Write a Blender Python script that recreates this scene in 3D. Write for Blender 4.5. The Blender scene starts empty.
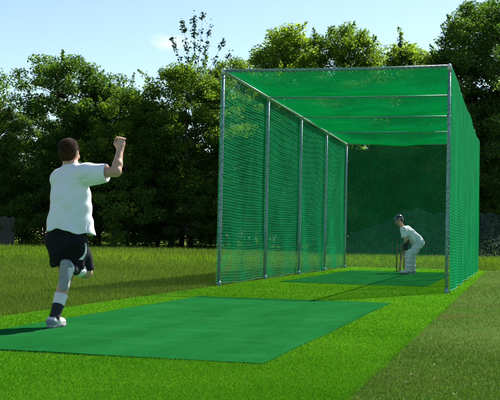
import bpy, math, random
import numpy as np
from mathutils import Vector, Matrix
sc = bpy.context.scene
COL = sc.collection
rng = np.random.default_rng(7)
R = math.radians

# ------------------------------------------------------------------ helpers
def mesh(name, V, F, smooth=False):
    """V (n,3); F (m,3) or (m,4) array, or list of such arrays"""
    V = np.asarray(V, np.float32)
    Fs = F if isinstance(F, list) else [F]
    Fs = [np.asarray(f, np.int32) for f in Fs if len(f)]
    loops = np.concatenate([f.ravel() for f in Fs])
    tot = np.concatenate([np.full(len(f), f.shape[1], np.int32) for f in Fs])
    start = np.concatenate([[0], np.cumsum(tot)[:-1]]).astype(np.int32)
    me = bpy.data.meshes.new(name)
    me.vertices.add(len(V)); me.vertices.foreach_set('co', V.ravel())
    me.loops.add(len(loops)); me.loops.foreach_set('vertex_index', loops)
    me.polygons.add(len(tot)); me.polygons.foreach_set('loop_start', start)
    me.polygons.foreach_set('use_smooth', np.full(len(tot), smooth))
    me.update(calc_edges=True)
    me.validate()
    return me

def obj(name, me, mat=None, parent=None):
    o = bpy.data.objects.new(name, me); COL.objects.link(o)
    if mat: me.materials.append(mat)
    if parent: o.parent = parent
    return o

def tag(o, label=None, cat=None, group=None, kind=None):
    if label: o['label'] = label
    if cat: o['category'] = cat
    if group: o['group'] = group
    if kind: o['kind'] = kind
    return o

def thing(name, label, cat, loc=(0, 0, 0), rz=0, group=None):
    o = bpy.data.objects.new(name, None); COL.objects.link(o)
    o.location = loc; o.rotation_euler = (0, 0, rz); o.empty_display_size = .2
    return tag(o, label, cat, group)

class MB:
    """collects shapes into one mesh"""
    def __init__(s): s.V = []; s.Q = []; s.T = []; s.n = 0
    def add(s, V, Q=(), T=()):
        V = np.asarray(V, float)
        if len(Q): s.Q.append(np.asarray(Q) + s.n)
        if len(T): s.T.append(np.asarray(T) + s.n)
        s.V.append(V); s.n += len(V)
    def box(s, lo, hi, M=None):
        x0, y0, z0 = lo; x1, y1, z1 = hi
        V = np.array([(x0,y0,z0),(x1,y0,z0),(x1,y1,z0),(x0,y1,z0),(x0,y0,z1),(x1,y0,z1),(x1,y1,z1),(x0,y1,z1)])
        if M is not None: V = V @ np.array(M.to_3x3()).T + np.array(M.translation)
        s.add(V, [(0,3,2,1),(4,5,6,7),(0,1,5,4),(1,2,6,5),(2,3,7,6),(3,0,4,7)])
    def tube(s, P, rad, n=12, caps=True):
        P = np.asarray(P, float); m = len(P)
        rad = np.full(m, rad) if np.isscalar(rad) else np.asarray(rad)
        T = np.gradient(P, axis=0); T /= np.linalg.norm(T, axis=1)[:, None] + 1e-12
        up = np.array([0, 0, 1.]) if abs(T[0][2]) < .9 else np.array([1., 0, 0])
        a = np.arange(n) * 2 * np.pi / n
        rings = []
        for i in range(m):
            A = np.cross(up, T[i]); A /= np.linalg.norm(A) + 1e-12
            B = np.cross(T[i], A)
            up = B
            rings.append(P[i] + rad[i] * (np.cos(a)[:, None] * A + np.sin(a)[:, None] * B))
        V = np.concatenate(rings)
        Q = [(i*n+j, i*n+(j+1) % n, (i+1)*n+(j+1) % n, (i+1)*n+j) for i in range(m-1) for j in range(n)]
        T3 = []
        if caps:
            k = len(V); V = np.concatenate([V, [P[0]], [P[-1]]])
            T3 = [(k, (j+1) % n, j) for j in range(n)] + [(k+1, (m-1)*n+j, (m-1)*n+(j+1) % n) for j in range(n)]
        s.add(V, Q, T3)
    def build(s, name, mat, parent=None, smooth=False):
        F = []
        if s.Q: F.append(np.concatenate(s.Q))
        if s.T: F.append(np.concatenate(s.T))
        return obj(name, mesh(name, np.concatenate(s.V), F, smooth), mat, parent)

# ------------------------------------------------------------------ materials
def newmat(name):
    m = bpy.data.materials.new(name); m.use_nodes = True
    nt = m.node_tree; nt.nodes.clear()
    out = nt.nodes.new('ShaderNodeOutputMaterial')
    return m, nt, out

def N(nt, t, **kw):
    n = nt.nodes.new(t)
    for k, v in kw.items():
        if k in n.inputs: n.inputs[k].default_value = v
        else: setattr(n, k, v)
    return n

def ramp(nt, fac, stops):
    r = nt.nodes.new('ShaderNodeValToRGB')
    e = r.color_ramp.elements
    while len(e) < len(stops): e.new(.5)
    for i, (p, c) in enumerate(stops):
        e[i].position = p; e[i].color = (*c, 1)
    nt.links.new(fac, r.inputs[0])
    return r.outputs[0]

def simple(name, c0, c1, scale=20, rough=.7, bump=0, bscale=None, metal=0, spec=.5, sheen=0, detail=4):
    m, nt, out = newmat(name)
    tc = N(nt, 'ShaderNodeTexCoord')
    no = N(nt, 'ShaderNodeTexNoise', Scale=scale, Detail=detail, Roughness=.6)
    nt.links.new(tc.outputs['Object'], no.inputs['Vector'])
    b = N(nt, 'ShaderNodeBsdfPrincipled', Roughness=rough, Metallic=metal)
    b.inputs['Specular IOR Level'].default_value = spec
    if sheen: b.inputs['Sheen Weight'].default_value = sheen
    nt.links.new(ramp(nt, no.outputs[0], [(.3, c0), (.7, c1)]), b.inputs['Base Color'])
    if bump:
        n2 = N(nt, 'ShaderNodeTexNoise', Scale=bscale or scale * 3, Detail=5)
        nt.links.new(tc.outputs['Object'], n2.inputs['Vector'])
        bp = N(nt, 'ShaderNodeBump', Strength=bump, Distance=.01)
        nt.links.new(n2.outputs[0], bp.inputs['Height']); nt.links.new(bp.outputs[0], b.inputs['Normal'])
    nt.links.new(b.outputs[0], out.inputs[0])
    return m

def leafmat(name, cols, trans=.45, tcol=1.6, rough=.5, noise_scale=.35, gloss=.25):
    """leaves or blades: each island its own shade, patches by noise, light passing through"""
    m, nt, out = newmat(name)
    geo = N(nt, 'ShaderNodeNewGeometry')
    tc = N(nt, 'ShaderNodeTexCoord')
    no = N(nt, 'ShaderNodeTexNoise', Scale=noise_scale, Detail=3)
    nt.links.new(tc.outputs['Object'], no.inputs['Vector'])
    mx = N(nt, 'ShaderNodeMath', operation='MULTIPLY_ADD'); mx.inputs[1].default_value = .55
    nt.links.new(geo.outputs['Random Per Island'], mx.inputs[0])
    m2 = N(nt, 'ShaderNodeMath', operation='MULTIPLY_ADD'); m2.inputs[1].default_value = 1.3; m2.inputs[2].default_value = -.42
    nt.links.new(no.outputs[0], m2.inputs[0]); nt.links.new(m2.outputs[0], mx.inputs[2])
    n = len(cols)
    col = ramp(nt, mx.outputs[0], [(i / (n - 1), c) for i, c in enumerate(cols)])
    b = N(nt, 'ShaderNodeBsdfPrincipled', Roughness=rough)
    b.inputs['Specular IOR Level'].default_value = gloss
    nt.links.new(col, b.inputs['Base Color'])
    tr = N(nt, 'ShaderNodeBsdfTranslucent')
    tm = N(nt, 'ShaderNodeMix', data_type='RGBA', blend_type='MULTIPLY'); tm.inputs[0].default_value = 1
    nt.links.new(col, tm.inputs[6]); tm.inputs[7].default_value = (tcol * .92, tcol, tcol * .3, 1)
    nt.links.new(tm.outputs[2], tr.inputs[0])
    ms = N(nt, 'ShaderNodeMixShader'); ms.inputs[0].default_value = trans
    nt.links.new(b.outputs[0], ms.inputs[1]); nt.links.new(tr.outputs[0], ms.inputs[2])
    nt.links.new(ms.outputs[0], out.inputs[0])
    return m

# ------------------------------------------------------------------ camera
CAM = np.array([4.8544, -17.0123, .8293]); YAW = .2498; PITCH = .0362; ROLL = .0212; FPX = 1042.5
cam = bpy.data.cameras.new('camera'); camo = bpy.data.objects.new('camera', cam); COL.objects.link(camo)
cam.sensor_width = 36; cam.lens = FPX / 500 * 36; cam.clip_start = .1; cam.clip_end = 3000
camo.location = CAM
# looking along fw; the picture is turned clockwise by ROLL
camo.rotation_mode = 'QUATERNION'
M = Matrix.Rotation(YAW, 3, 'Z') @ Matrix.Rotation(math.pi / 2 + PITCH, 3, 'X') @ Matrix.Rotation(ROLL, 3, 'Z')
camo.rotation_quaternion = M.to_quaternion()
sc.camera = camo
FWD = np.array([-math.sin(YAW), math.cos(YAW), 0]); RT = np.array([math.cos(YAW), math.sin(YAW), 0])
def at(px, depth, z=0):
    """ground point at a distance ahead of the photographer, on the bearing of a photo column"""
    p = CAM + depth * (FWD + RT * (px - 250) / FPX)
    return np.array([p[0], p[1], z])

# ------------------------------------------------------------------ light
SUN = Vector((1.53, 3.57, 3.66)).normalized()
el = math.asin(SUN.z); az = math.atan2(SUN.x, SUN.y)
sun = bpy.data.lights.new('sun', 'SUN'); sun.energy = 5.0; sun.angle = R(.55); sun.color = (1, .95, .86)
suno = bpy.data.objects.new('sun', sun); COL.objects.link(suno)
suno.rotation_euler = SUN.to_track_quat('Z', 'Y').to_euler()
w = bpy.data.worlds.new('World'); sc.world = w; w.use_nodes = True
nt = w.node_tree; bg = nt.nodes['Background']
sky = N(nt, 'ShaderNodeTexSky', sky_type='NISHITA', sun_disc=False)
sky.sun_elevation = el; sky.sun_rotation = az; sky.air_density = 1.0; sky.dust_density = .35; sky.ozone_density = 2.0
bg.inputs[1].default_value = .086
# one small wisp of cloud, a soft streak at its own bearing in the sky
tc = N(nt, 'ShaderNodeTexCoord')
cd = FWD * 1042.5 + RT * (168 - 250) + np.array([0, 0, 195.]); cd = cd / np.linalg.norm(cd)
sub = N(nt, 'ShaderNodeVectorMath', operation='SUBTRACT'); sub.inputs[1].default_value = cd
nt.links.new(tc.outputs['Generated'], sub.inputs[0])
rot = N(nt, 'ShaderNodeVectorRotate', rotation_type='Z_AXIS'); rot.inputs['Angle'].default_value = -YAW
nt.links.new(sub.outputs[0], rot.inputs[0])
scl = N(nt, 'ShaderNodeVectorMath', operation='MULTIPLY'); scl.inputs[1].default_value = (42, 42, 130)
nt.links.new(rot.outputs[0], scl.inputs[0])
ln = N(nt, 'ShaderNodeVectorMath', operation='LENGTH'); nt.links.new(scl.outputs[0], ln.inputs[0])
cn = N(nt, 'ShaderNodeTexNoise', Scale=1.6, Detail=5, Roughness=.6); nt.links.new(scl.outputs[0], cn.inputs['Vector'])
ca = N(nt, 'ShaderNodeMath', operation='MULTIPLY_ADD'); ca.inputs[1].default_value = 1.6; nt.links.new(cn.outputs[0], ca.inputs[0]); 
cs = N(nt, 'ShaderNodeMath', operation='MULTIPLY_ADD'); cs.inputs[1].default_value = -1.0; cs.inputs[2].default_value = .25
nt.links.new(ln.outputs['Value'], cs.inputs[0]); nt.links.new(cs.outputs[0], ca.inputs[2])
cm = N(nt, 'ShaderNodeMath', operation='MULTIPLY', use_clamp=True); cm.inputs[1].default_value = .5; nt.links.new(ca.outputs[0], cm.inputs[0])
cmix = N(nt, 'ShaderNodeMix', data_type='RGBA'); nt.links.new(cm.outputs[0], cmix.inputs[0])
nt.links.new(sky.outputs[0], cmix.inputs[6]); cmix.inputs[7].default_value = (8.2, 8.4, 8.6, 1)
nt.links.new(cmix.outputs[2], bg.inputs[0])
vs = sc.view_settings; vs.view_transform = 'Standard'; vs.look = 'None'; vs.gamma = 1; vs.exposure = .95; vs.use_curve_mapping = False

# ------------------------------------------------------------------ ground
W, L, H = 3.7922, 13.4364, 3.66
def ground_material():
    m, nt, out = newmat('meadow_ground')
    tc = N(nt, 'ShaderNodeTexCoord')
    b = N(nt, 'ShaderNodeBsdfPrincipled', Roughness=1); b.inputs['Specular IOR Level'].default_value = 0
    n1 = N(nt, 'ShaderNodeTexNoise', Scale=.5, Detail=6, Roughness=.65)
    n2 = N(nt, 'ShaderNodeTexNoise', Scale=9, Detail=6, Roughness=.7)
    for n in (n1, n2): nt.links.new(tc.outputs['Object'], n.inputs['Vector'])
    c1 = ramp(nt, n1.outputs[0], [(.3, (.075, .105, .018)), (.5, (.10, .15, .022)), (.7, (.15, .15, .04))])
    c2 = ramp(nt, n2.outputs[0], [(.3, (.45, .45, .4)), (.7, (1.25, 1.2, 1.1))])
    mm = N(nt, 'ShaderNodeMix', data_type='RGBA', blend_type='MULTIPLY'); mm.inputs[0].default_value = .8
    nt.links.new(c1, mm.inputs[6]); nt.links.new(c2, mm.inputs[7])
    nt.links.new(mm.outputs[2], b.inputs['Base Color'])
    bp = N(nt, 'ShaderNodeBump', Strength=.8, Distance=.05); nt.links.new(n2.outputs[0], bp.inputs['Height'])
    nt.links.new(bp.outputs[0], b.inputs['Normal'])
    nt.links.new(b.outputs[0], out.inputs[0])
    return m
gm = ground_material()
g = MB(); S = 900
g.add([(-S, -S, 0), (S, -S, 0), (S, S, 0), (-S, S, 0)], [(0, 1, 2, 3)])
tag(g.build('ground', gm), kind='structure')

# worn field to the right of the turf, a sheet 4 mm above the meadow
def worn_material():
    m, nt, out = newmat('worn_field')
    tc = N(nt, 'ShaderNodeTexCoord')
    b = N(nt, 'ShaderNodeBsdfPrincipled', Roughness=1); b.inputs['Specular IOR Level'].default_value = 0
    n1 = N(nt, 'ShaderNodeTexNoise', Scale=.9, Detail=7, Roughness=.7)
    n2 = N(nt, 'ShaderNodeTexNoise', Scale=22, Detail=5, Roughness=.7)
    for n in (n1, n2): nt.links.new(tc.outputs['Object'], n.inputs['Vector'])
    c1 = ramp(nt, n1.outputs[0], [(.32, (.090, .105, .030)), (.5, (.076, .130, .027)), (.7, (.064, .15, .024))])
    c2 = ramp(nt, n2.outputs[0], [(.3, (.5, .5, .5)), (.7, (1.3, 1.3, 1.3))])
    mm = N(nt, 'ShaderNodeMix', data_type='RGBA', blend_type='MULTIPLY'); mm.inputs[0].default_value = .8
    nt.links.new(c1, mm.inputs[6]); nt.links.new(c2, mm.inputs[7])
    nt.links.new(mm.outputs[2], b.inputs['Base Color'])
    bp = N(nt, 'ShaderNodeBump', Strength=.8, Distance=.03); nt.links.new(n2.outputs[0], bp.inputs['Height'])
    nt.links.new(bp.outputs[0], b.inputs['Normal'])
    nt.links.new(b.outputs[0], out.inputs[0])
    return m
g = MB()
g.add([(4.0, -24, .004), (60, -24, .004), (60, 26, .004), (12, 30, .004), (4.0, 24, .004)], T=[(0, 1, 2), (0, 2, 3), (0, 3, 4)])
tag(g.build('worn_ground', worn_material()), kind='structure')

def turf_material():
    m, nt, out = newmat('artificial_turf')
    tc = N(nt, 'ShaderNodeTexCoord')
    b = N(nt, 'ShaderNodeBsdfPrincipled', Roughness=1); b.inputs['Specular IOR Level'].default_value = 0
    n1 = N(nt, 'ShaderNodeTexNoise', Scale=1.2, Detail=4)
    n2 = N(nt, 'ShaderNodeTexNoise', Scale=90, Detail=4, Roughness=.8)
    for n in (n1, n2): nt.links.new(tc.outputs['Object'], n.inputs['Vector'])
    c1 = ramp(nt, n1.outputs[0], [(.3, (.060, .21, .007)), (.7, (.082, .25, .009))])
    c2 = ramp(nt, n2.outputs[0], [(.3, (.5, .5, .5)), (.7, (1.3, 1.3, 1.2))])
    mm = N(nt, 'ShaderNodeMix', data_type='RGBA', blend_type='MULTIPLY'); mm.inputs[0].default_value = .9
    nt.links.new(c1, mm.inputs[6]); nt.links.new(c2, mm.inputs[7])
    nt.links.new(mm.outputs[2], b.inputs['Base Color'])
    bp = N(nt, 'ShaderNodeBump', Strength=.7, Distance=.01); nt.links.new(n2.outputs[0], bp.inputs['Height'])
    nt.links.new(bp.outputs[0], b.inputs['Normal'])
    nt.links.new(b.outputs[0], out.inputs[0])
    return m
TX0, TX1, TY0, TY1 = -.02, 4.03, -22., 14.6
g = MB(); g.box((TX0, TY0, -.02), (TX1, TY1, .010))
tag(g.build('turf_ground', turf_material()), kind='structure')

def mat_material():
    m, nt, out = newmat('mat_weave')
    tc = N(nt, 'ShaderNodeTexCoord')
    b = N(nt, 'ShaderNodeBsdfPrincipled', Roughness=1); b.inputs['Specular IOR Level'].default_value = 0
    mp = N(nt, 'ShaderNodeMapping'); mp.inputs['Scale'].default_value = (3.2, .55, 1)
    nt.links.new(tc.outputs['Object'], mp.inputs[0])
    n1 = N(nt, 'ShaderNodeTexNoise', Scale=.8, Detail=6, Roughness=.65)
    n2 = N(nt, 'ShaderNodeTexNoise', Scale=160, Detail=3, Roughness=.8)
    n3 = N(nt, 'ShaderNodeTexNoise', Scale=1.1, Detail=7, Roughness=.7)
    mp3 = N(nt, 'ShaderNodeMapping'); mp3.inputs['Scale'].default_value = (.9, 1.9, 1); mp3.inputs['Location'].default_value = (3, 1, 0)
    nt.links.new(tc.outputs['Object'], mp3.inputs[0])
    nt.links.new(mp.outputs[0], n1.inputs['Vector']); nt.links.new(tc.outputs['Object'], n2.inputs['Vector']); nt.links.new(mp3.outputs[0], n3.inputs['Vector'])
    c1 = ramp(nt, n1.outputs[0], [(.3, (.007, .085, .018)), (.7, (.011, .125, .027))])
    c2 = ramp(nt, n2.outputs[0], [(.3, (.72, .72, .72)), (.7, (1.15, 1.15, 1.15))])
    mm = N(nt, 'ShaderNodeMix', data_type='RGBA', blend_type='MULTIPLY'); mm.inputs[0].default_value = .8
    nt.links.new(c1, mm.inputs[6]); nt.links.new(c2, mm.inputs[7])
    sc_ = ramp(nt, n3.outputs[0], [(.50, (0, 0, 0)), (.64, (.12, .12, .12)), (.80, (.5, .5, .5))])
    m3 = N(nt, 'ShaderNodeMix', data_type='RGBA')
    nt.links.new(sc_, m3.inputs[0]); nt.links.new(mm.outputs[2], m3.inputs[6]); m3.inputs[7].default_value = (.045, .20, .065, 1)
    n4 = N(nt, 'ShaderNodeTexNoise', Scale=2.6, Detail=8, Roughness=.75, Distortion=.6); nt.links.new(mp3.outputs[0], n4.inputs['Vector'])
    m4 = N(nt, 'ShaderNodeMix', data_type='RGBA')
    nt.links.new(ramp(nt, n4.outputs[0], [(.56, (0, 0, 0)), (.72, (.55, .55, .55))]), m4.inputs[0])
    nt.links.new(m3.outputs[2], m4.inputs[6]); m4.inputs[7].default_value = (.010, .075, .022, 1)
    nt.links.new(m4.outputs[2], b.inputs['Base Color'])
    bp = N(nt, 'ShaderNodeBump', Strength=.35, Distance=.004); nt.links.new(n2.outputs[0], bp.inputs['Height'])
    nt.links.new(bp.outputs[0], b.inputs['Normal'])
    nt.links.new(b.outputs[0], out.inputs[0])
    return m
def vnoise(x, y, s, seed=0):
    return (np.sin(x * s + seed) * np.cos(y * s * .8 + 1.7 * seed) + np.sin((x + y) * s * .63 + 2 * seed) + np.sin((x - 1.3 * y) * s * .37 + seed * 3)) / 3
MM = mat_material()
MZ = .018
def flat_mat(x0, x1, y0, y1, label):
    nx, ny = 50, 130
    xs = np.linspace(x0, x1, nx); ys = np.linspace(y0, y1, ny)
    X, Y = np.meshgrid(xs, ys, indexing='ij')
    rr = np.random.default_rng(int(abs(y0) * 10))
    X = X.copy(); Y = Y.copy()
    wob = lambda t: .006 * np.sin(t * 1.3 + 1) + .004 * np.sin(t * 3.3)
    X[0] += wob(ys); X[-1] += wob(ys + 3); Y[:, 0] += wob(xs * 1.5); Y[:, -1] += wob(xs * 1.5 + 2)
    e = np.minimum(np.minimum(X - x0, x1 - X), np.minimum(Y - y0, y1 - Y)); ed = np.clip(1 - e / .25, 0, 1) ** 2
    Z = MZ + .0022 * vnoise(X, Y, 3.1, 1) + .0012 * vnoise(X, Y, 8.3, 2) + ed * .008 * np.clip(vnoise(X, Y, 2.3, 4), 0, 1)
    top = np.stack([X, Y, Z], -1).reshape(-1, 3)
    ii = lambda i, j: i * ny + j
    Q = [(ii(i, j), ii(i+1, j), ii(i+1, j+1), ii(i, j+1)) for i in range(nx-1) for j in range(ny-1)]
    n = len(top); bot = top.copy(); bot[:, 2] = .0
    ring = [ii(i, 0) for i in range(nx)] + [ii(nx-1, j) for j in range(1, ny)] + [ii(i, ny-1) for i in range(nx-2, -1, -1)] + [ii(0, j) for j in range(ny-2, 0, -1)]
    Q += [(ring[k], n + ring[k], n + ring[(k+1) % len(ring)], ring[(k+1) % len(ring)])[::-1][::-1] for k in range(len(ring))]
    o = obj('pitch_mat', mesh('pitch_mat', np.concatenate([top, bot]), np.array(Q)), MM)
    tag(o, label, 'mat', 'teal green pitch mats')
flat_mat(.66, 3.28, -10.4, -3.25, 'teal green pitch mat in the foreground with the running bowler on it')
flat_mat(.56, 3.3, 2.2, 10.9, 'teal green pitch mat inside the net under the batsman')

# ------------------------------------------------------------------ grass blades (world density falls with distance)
def blades(name, n, zmin, zmax, hfun, mat, region, seed, width=.0035, pw=.8, z0=0.0, lean=.5):
    rr = np.random.default_rng(seed)
    a, b = zmax ** -pw, zmin ** -pw
    dep = (a + (b - a) * rr.random(n)) ** (-1 / pw)
    lat = (rr.random(n) - .5) * .66 * dep + (rr.random(n) - .5) * 3
    P = CAM[None, :2] + dep[:, None] * FWD[None, :2] + lat[:, None] * RT[None, :2]
    k = region(P[:, 0], P[:, 1], dep, rr); P = P[k]; dep = dep[k]; n = len(P)
    h = hfun(P[:, 0], P[:, 1], dep, rr)
    wd = np.maximum(width, dep * .00035) * (.7 + .6 * rr.random(n))
    th = rr.random(n) * 2 * np.pi
    la = rr.normal(0, lean, (n, 2)) * h[:, None]
    V = np.zeros((n, 3, 3), np.float32)
    V[:, 0, :2] = P; V[:, 1, :2] = P
    V[:, 0, 0] += np.cos(th) * wd; V[:, 0, 1] += np.sin(th) * wd
    V[:, 1, 0] -= np.cos(th) * wd; V[:, 1, 1] -= np.sin(th) * wd
    V[:, :2, 2] = z0 - .003
    V[:, 2, :2] = P + la; V[:, 2, 2] = z0 + h
    F = np.arange(n * 3).reshape(n, 3)
    o = obj(name, mesh(name, V.reshape(-1, 3), F), mat)
    return o
GM = leafmat('meadow_grass', [(.060, .096, .022), (.080, .136, .027), (.102, .170, .031), (.155, .18, .062)], trans=.35, tcol=1.4, noise_scale=.22, gloss=.04, rough=.85)
GR = leafmat('worn_grass', [(.078, .115, .025), (.074, .155, .026), (.090, .185, .030), (.13, .19, .050)], trans=.25, tcol=1.3, noise_scale=.5, gloss=.02, rough=.9)
GT = leafmat('turf_pile', [(.050, .18, .007), (.070, .23, .008), (.098, .275, .012), (.16, .33, .03)], trans=.25, tcol=1.25, noise_scale=.6, gloss=.04, rough=.8)
inturf = lambda x, y: (x > TX0) & (x < TX1) & (y < TY1)
onmat = lambda x, y: ((x > .662 + .012 * vnoise(x, y, 14, 1)) & (x < 3.278 + .012 * vnoise(x, y, 13, 2)) & (y > -10.395 + .015 * vnoise(x, y, 15, 3)) & (y < -3.25)) | ((x > .555) & (x < 3.31) & (y > 2.19) & (y < 10.91))
def h_meadow(x, y, d, rr):
    v = vnoise(x, y, .35, 1.3)
    tall = np.clip((d - 38) / 14, 0, 1)
    return (.035 + .03 * rr.random(len(x)) + .02 * np.clip(v, 0, 1)) * (1 + .8 * np.clip((d - 15) / 20, 0, 1)) + tall * (.06 + .10 * rr.random(len(x)) ** 2)
o = blades('meadow_grass', 420000, 8, 75, h_meadow, GM, lambda x, y, d, rr: (x < TX0 + .02) | (y > TY1) & (x < 4.3 + np.clip((y - 24) * 9, 0, 300)), 1, width=.004, pw=.75)
tag(o, 'short olive green meadow grass left of the turf, taller by the trees', 'grass', kind='stuff')
GB = leafmat('tall_grass', [(.06, .11, .012), (.095, .17, .018), (.13, .22, .022), (.20, .23, .06)], trans=.4, tcol=1.5, noise_scale=.18, gloss=.04, rough=.85)
o = blades('tall_grass', 110000, 26, 62, lambda x, y, d, rr: (.07 + .16 * rr.random(len(x)) ** 1.5) * (1 + .6 * np.clip(vnoise(x, y, .5, 2.2), -.7, 1)) * np.clip((d - 24) / 14, .2, 1), GB,
           lambda x, y, d, rr: ((x < TX0 - .1) & (vnoise(x, y, .28, .9) + rr.normal(0, .35, len(x)) + (d - 40) / 22 > 0)) | ((y > TY1 + .5) & (rr.random(len(x)) < .6)), 12, width=.005, pw=.75)
tag(o, 'taller bright green grass in front of the dark trees', 'grass', kind='stuff')
o = blades('worn_grass', 330000, 4.2, 50, lambda x, y, d, rr: (.010 + .014 * rr.random(len(x))) * (1 + .5 * np.clip(vnoise(x, y, 1.1, 2), -.6, 1)), GR,
           lambda x, y, d, rr: (x > TX1 - .02 - .03 * np.clip(vnoise(x, y, 9, 1) + rr.normal(0, .5, len(x)), 0, 2)) & (y < 26) & (vnoise(x, y, 1.7, .4) + rr.normal(0, .5, len(x)) > -.55), 2, width=.0028, pw=.9, z0=.004)
tag(o, 'short worn dull green grass right of the bright turf', 'grass', kind='stuff')
o = blades('turf_pile', 620000, 4.2, 34, lambda x, y, d, rr: .008 + .010 * rr.random(len(x)), GT, lambda x, y, d, rr: inturf(x, y) & ~onmat(x, y), 3, width=.0022, pw=1.0, z0=.010, lean=.6)
tag(o, 'bright lime green artificial turf pile around the pitch mats', 'turf', kind='stuff')

rr = np.random.default_rng(21)
dd = (rr.random(260) * (30 ** -.8 - 4.5 ** -.8) + 4.5 ** -.8) ** (-1 / .8); ll = (rr.random(260) - .3) * .6 * dd
Pf = CAM + dd[:, None] * FWD + ll[:, None] * RT; Pf[:, 2] = .022 + .008 * rr.random(260); Pf = Pf[(Pf[:, 0] > TX1 + .02)]
def leaf_flecks(P):
    n = len(P); a = rr.random(n) * 6.28; l = .003 + .005 * rr.random(n)
    t = np.stack([np.cos(a), np.sin(a), rr.normal(0, .3, n)], 1) * l[:, None]; b = np.stack([-np.sin(a), np.cos(a), rr.normal(0, .3, n)], 1) * l[:, None] * .6
    return mesh('dry_flecks', np.stack([P - t, P + b, P + t, P - b], 1).reshape(-1, 3), np.arange(4 * n).reshape(n, 4))
tag(obj('dry_flecks', leaf_flecks(Pf), simple('dry_flecks', (.16, .19, .09), (.24, .26, .14), 8)), 'pale dry leaf flecks scattered on the worn grass', 'dry leaves', kind='stuff')

# ------------------------------------------------------------------ the practice net
steel = simple('galvanised_steel', (.15, .26, .28), (.25, .37, .39), 8, rough=.5, bump=.1, bscale=40, metal=.3)
rails = simple('sunlit_steel', (.42, .48, .48), (.60, .64, .62), 6, rough=.4, metal=.3)  # paler copy of the post steel, sunlight on the rails put into the colour
def twine_material():
    m, nt, out = newmat('green_twine')
    tc = N(nt, 'ShaderNodeTexCoord')
    no = N(nt, 'ShaderNodeTexNoise', Scale=1.5, Detail=3); nt.links.new(tc.outputs['Object'], no.inputs['Vector'])
    col = ramp(nt, no.outputs[0], [(.3, (.010, .50, .22)), (.7, (.016, .62, .28))])
    d = N(nt, 'ShaderNodeBsdfPrincipled', Roughness=.45); d.inputs['Specular IOR Level'].default_value = .12
    nt.links.new(col, d.inputs['Base Color'])
    t = N(nt, 'ShaderNodeBsdfTranslucent'); nt.links.new(col, t.inputs[0])
    ms = N(nt, 'ShaderNodeMixShader'); ms.inputs[0].default_value = .55
    nt.links.new(d.outputs[0], ms.inputs[1]); nt.links.new(t.outputs[0], ms.inputs[2]); nt.links.new(ms.outputs[0], out.inputs[0])
    return m
twine = twine_material()
rope = simple('border_rope', (.01, .16, .08), (.02, .24, .12), 30, rough=.7)
cage = thing('practice_net', 'long green cricket practice net on a galvanised post frame over the turf', 'practice net')
PR = .026
def post(x, y, z0=0):
    b = MB(); b.tube([(x, y, z0), (x, y, 1), (x, y, 2.4), (x, y, H - .035)], PR, 14)
    p = b.build('post', steel, cage, True)
    c = MB(); c.tube([(x, y, H - .06), (x, y, H + .02), (x, y, H + .045)], [PR + .010, PR + .010, PR * .6], 14)
    c.build('cap', rails, p, True)
    f = MB(); f.tube([(x, y, .0), (x, y, .05), (x, y, .09)], [PR + .012, PR + .010, PR + .002], 14)
    f.build('foot', steel, p, True)
for k in range(5):
    for x in (0, W): post(x, L * k / 4)
for x in (0, W):
    b = MB(); b.tube([(x, -.02, H - .005), (x, L * .33, H - .005), (x, L * .66, H - .005), (x, L + .02, H - .005)], .026, 12)
    b.build('top_rail', rails, cage, True)
for k in range(5):
    b = MB(); b.tube([(.0, L * k / 4, H + (.0 if k else .008)), (W * .35, L * k / 4, H - .012), (W * .65, L * k / 4, H - .012), (W, L * k / 4, H + (.0 if k else .008))], .023 if k in (0, 4) else .013, 12)
    b.build('crossbar', steel, cage, True)

def strands(P, Nrm, r, out):
    """P (ns, m, 3) polylines; Nrm (3,) rough normal; three-sided twine"""
    ns, m, _ = P.shape
    T = np.gradient(P, axis=1); T /= np.linalg.norm(T, axis=2, keepdims=True)
    B = np.cross(T, np.array(Nrm, float)); B /= np.linalg.norm(B, axis=2, keepdims=True)
    Nn = np.cross(B, T)
    V = np.stack([P + r * (math.cos(a) * B + math.sin(a) * Nn) for a in (.5236, 2.618, 4.712)], 2)  # ns,m,3,3
    V = V.reshape(-1, 3)
    i = np.arange(ns)[:, None, None]; j = np.arange(m - 1)[None, :, None]; k = np.arange(3)[None, None, :]
    base = lambda jj, kk: (i * m + jj) * 3 + kk
    Q = np.stack([base(j, k), base(j, (k + 1) % 3), base(j + 1, (k + 1) % 3), base(j + 1, k)], -1).reshape(-1, 4)
    out.add(V, Q)
def net(name, fn, nu, nv, normal, lu, lv, r=.0036):
    """fn(u,v) -> point; u, v in 0..1; nu x nv meshes"""
    b = MB()
    mu = max(8, int(lu / .18)); mv = max(8, int(lv / .18))
    v = np.linspace(0, 1, nv + 1)[:, None]; u = np.linspace(0, 1, mu)[None, :]
    strands(fn(u + 0 * v, v + 0 * u), normal, r, b)
    u = np.linspace(0, 1, nu + 1)[:, None]; v = np.linspace(0, 1, mv)[None, :]
    strands(fn(u + 0 * v, v + 0 * u), normal, r, b)
    return b.build(name, twine, cage, True)
CELL = .052
def side(x, sgn, sd):
    def fn(u, v):
        y = u * L; z = .03 + v * (H - .05)
        bay = np.abs(np.sin(u * 4 * np.pi))                       # held at the posts
        z = z - .022 * bay * (v ** 3) - .012 * bay * v * (1 - v)
        z = z + .012 * np.sin(y * 2.3 + sd) * (1 - v) + .002 * np.sin(y * 7 + z * 2)
        xo = x + sgn * (.042 + .03 * bay * np.sin(np.pi * v) * (.6 + .4 * np.sin(y * 1.7 + sd)) + .02 * np.sin(y * 3.1 + z * 1.3 + sd) * (1 - v) ** 2)
        yo = y + .03 * np.sin(z * 1.7 + y * .9 + sd) * np.sin(np.pi * v)
        return np.stack([xo, yo, z], -1)
    return fn
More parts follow.
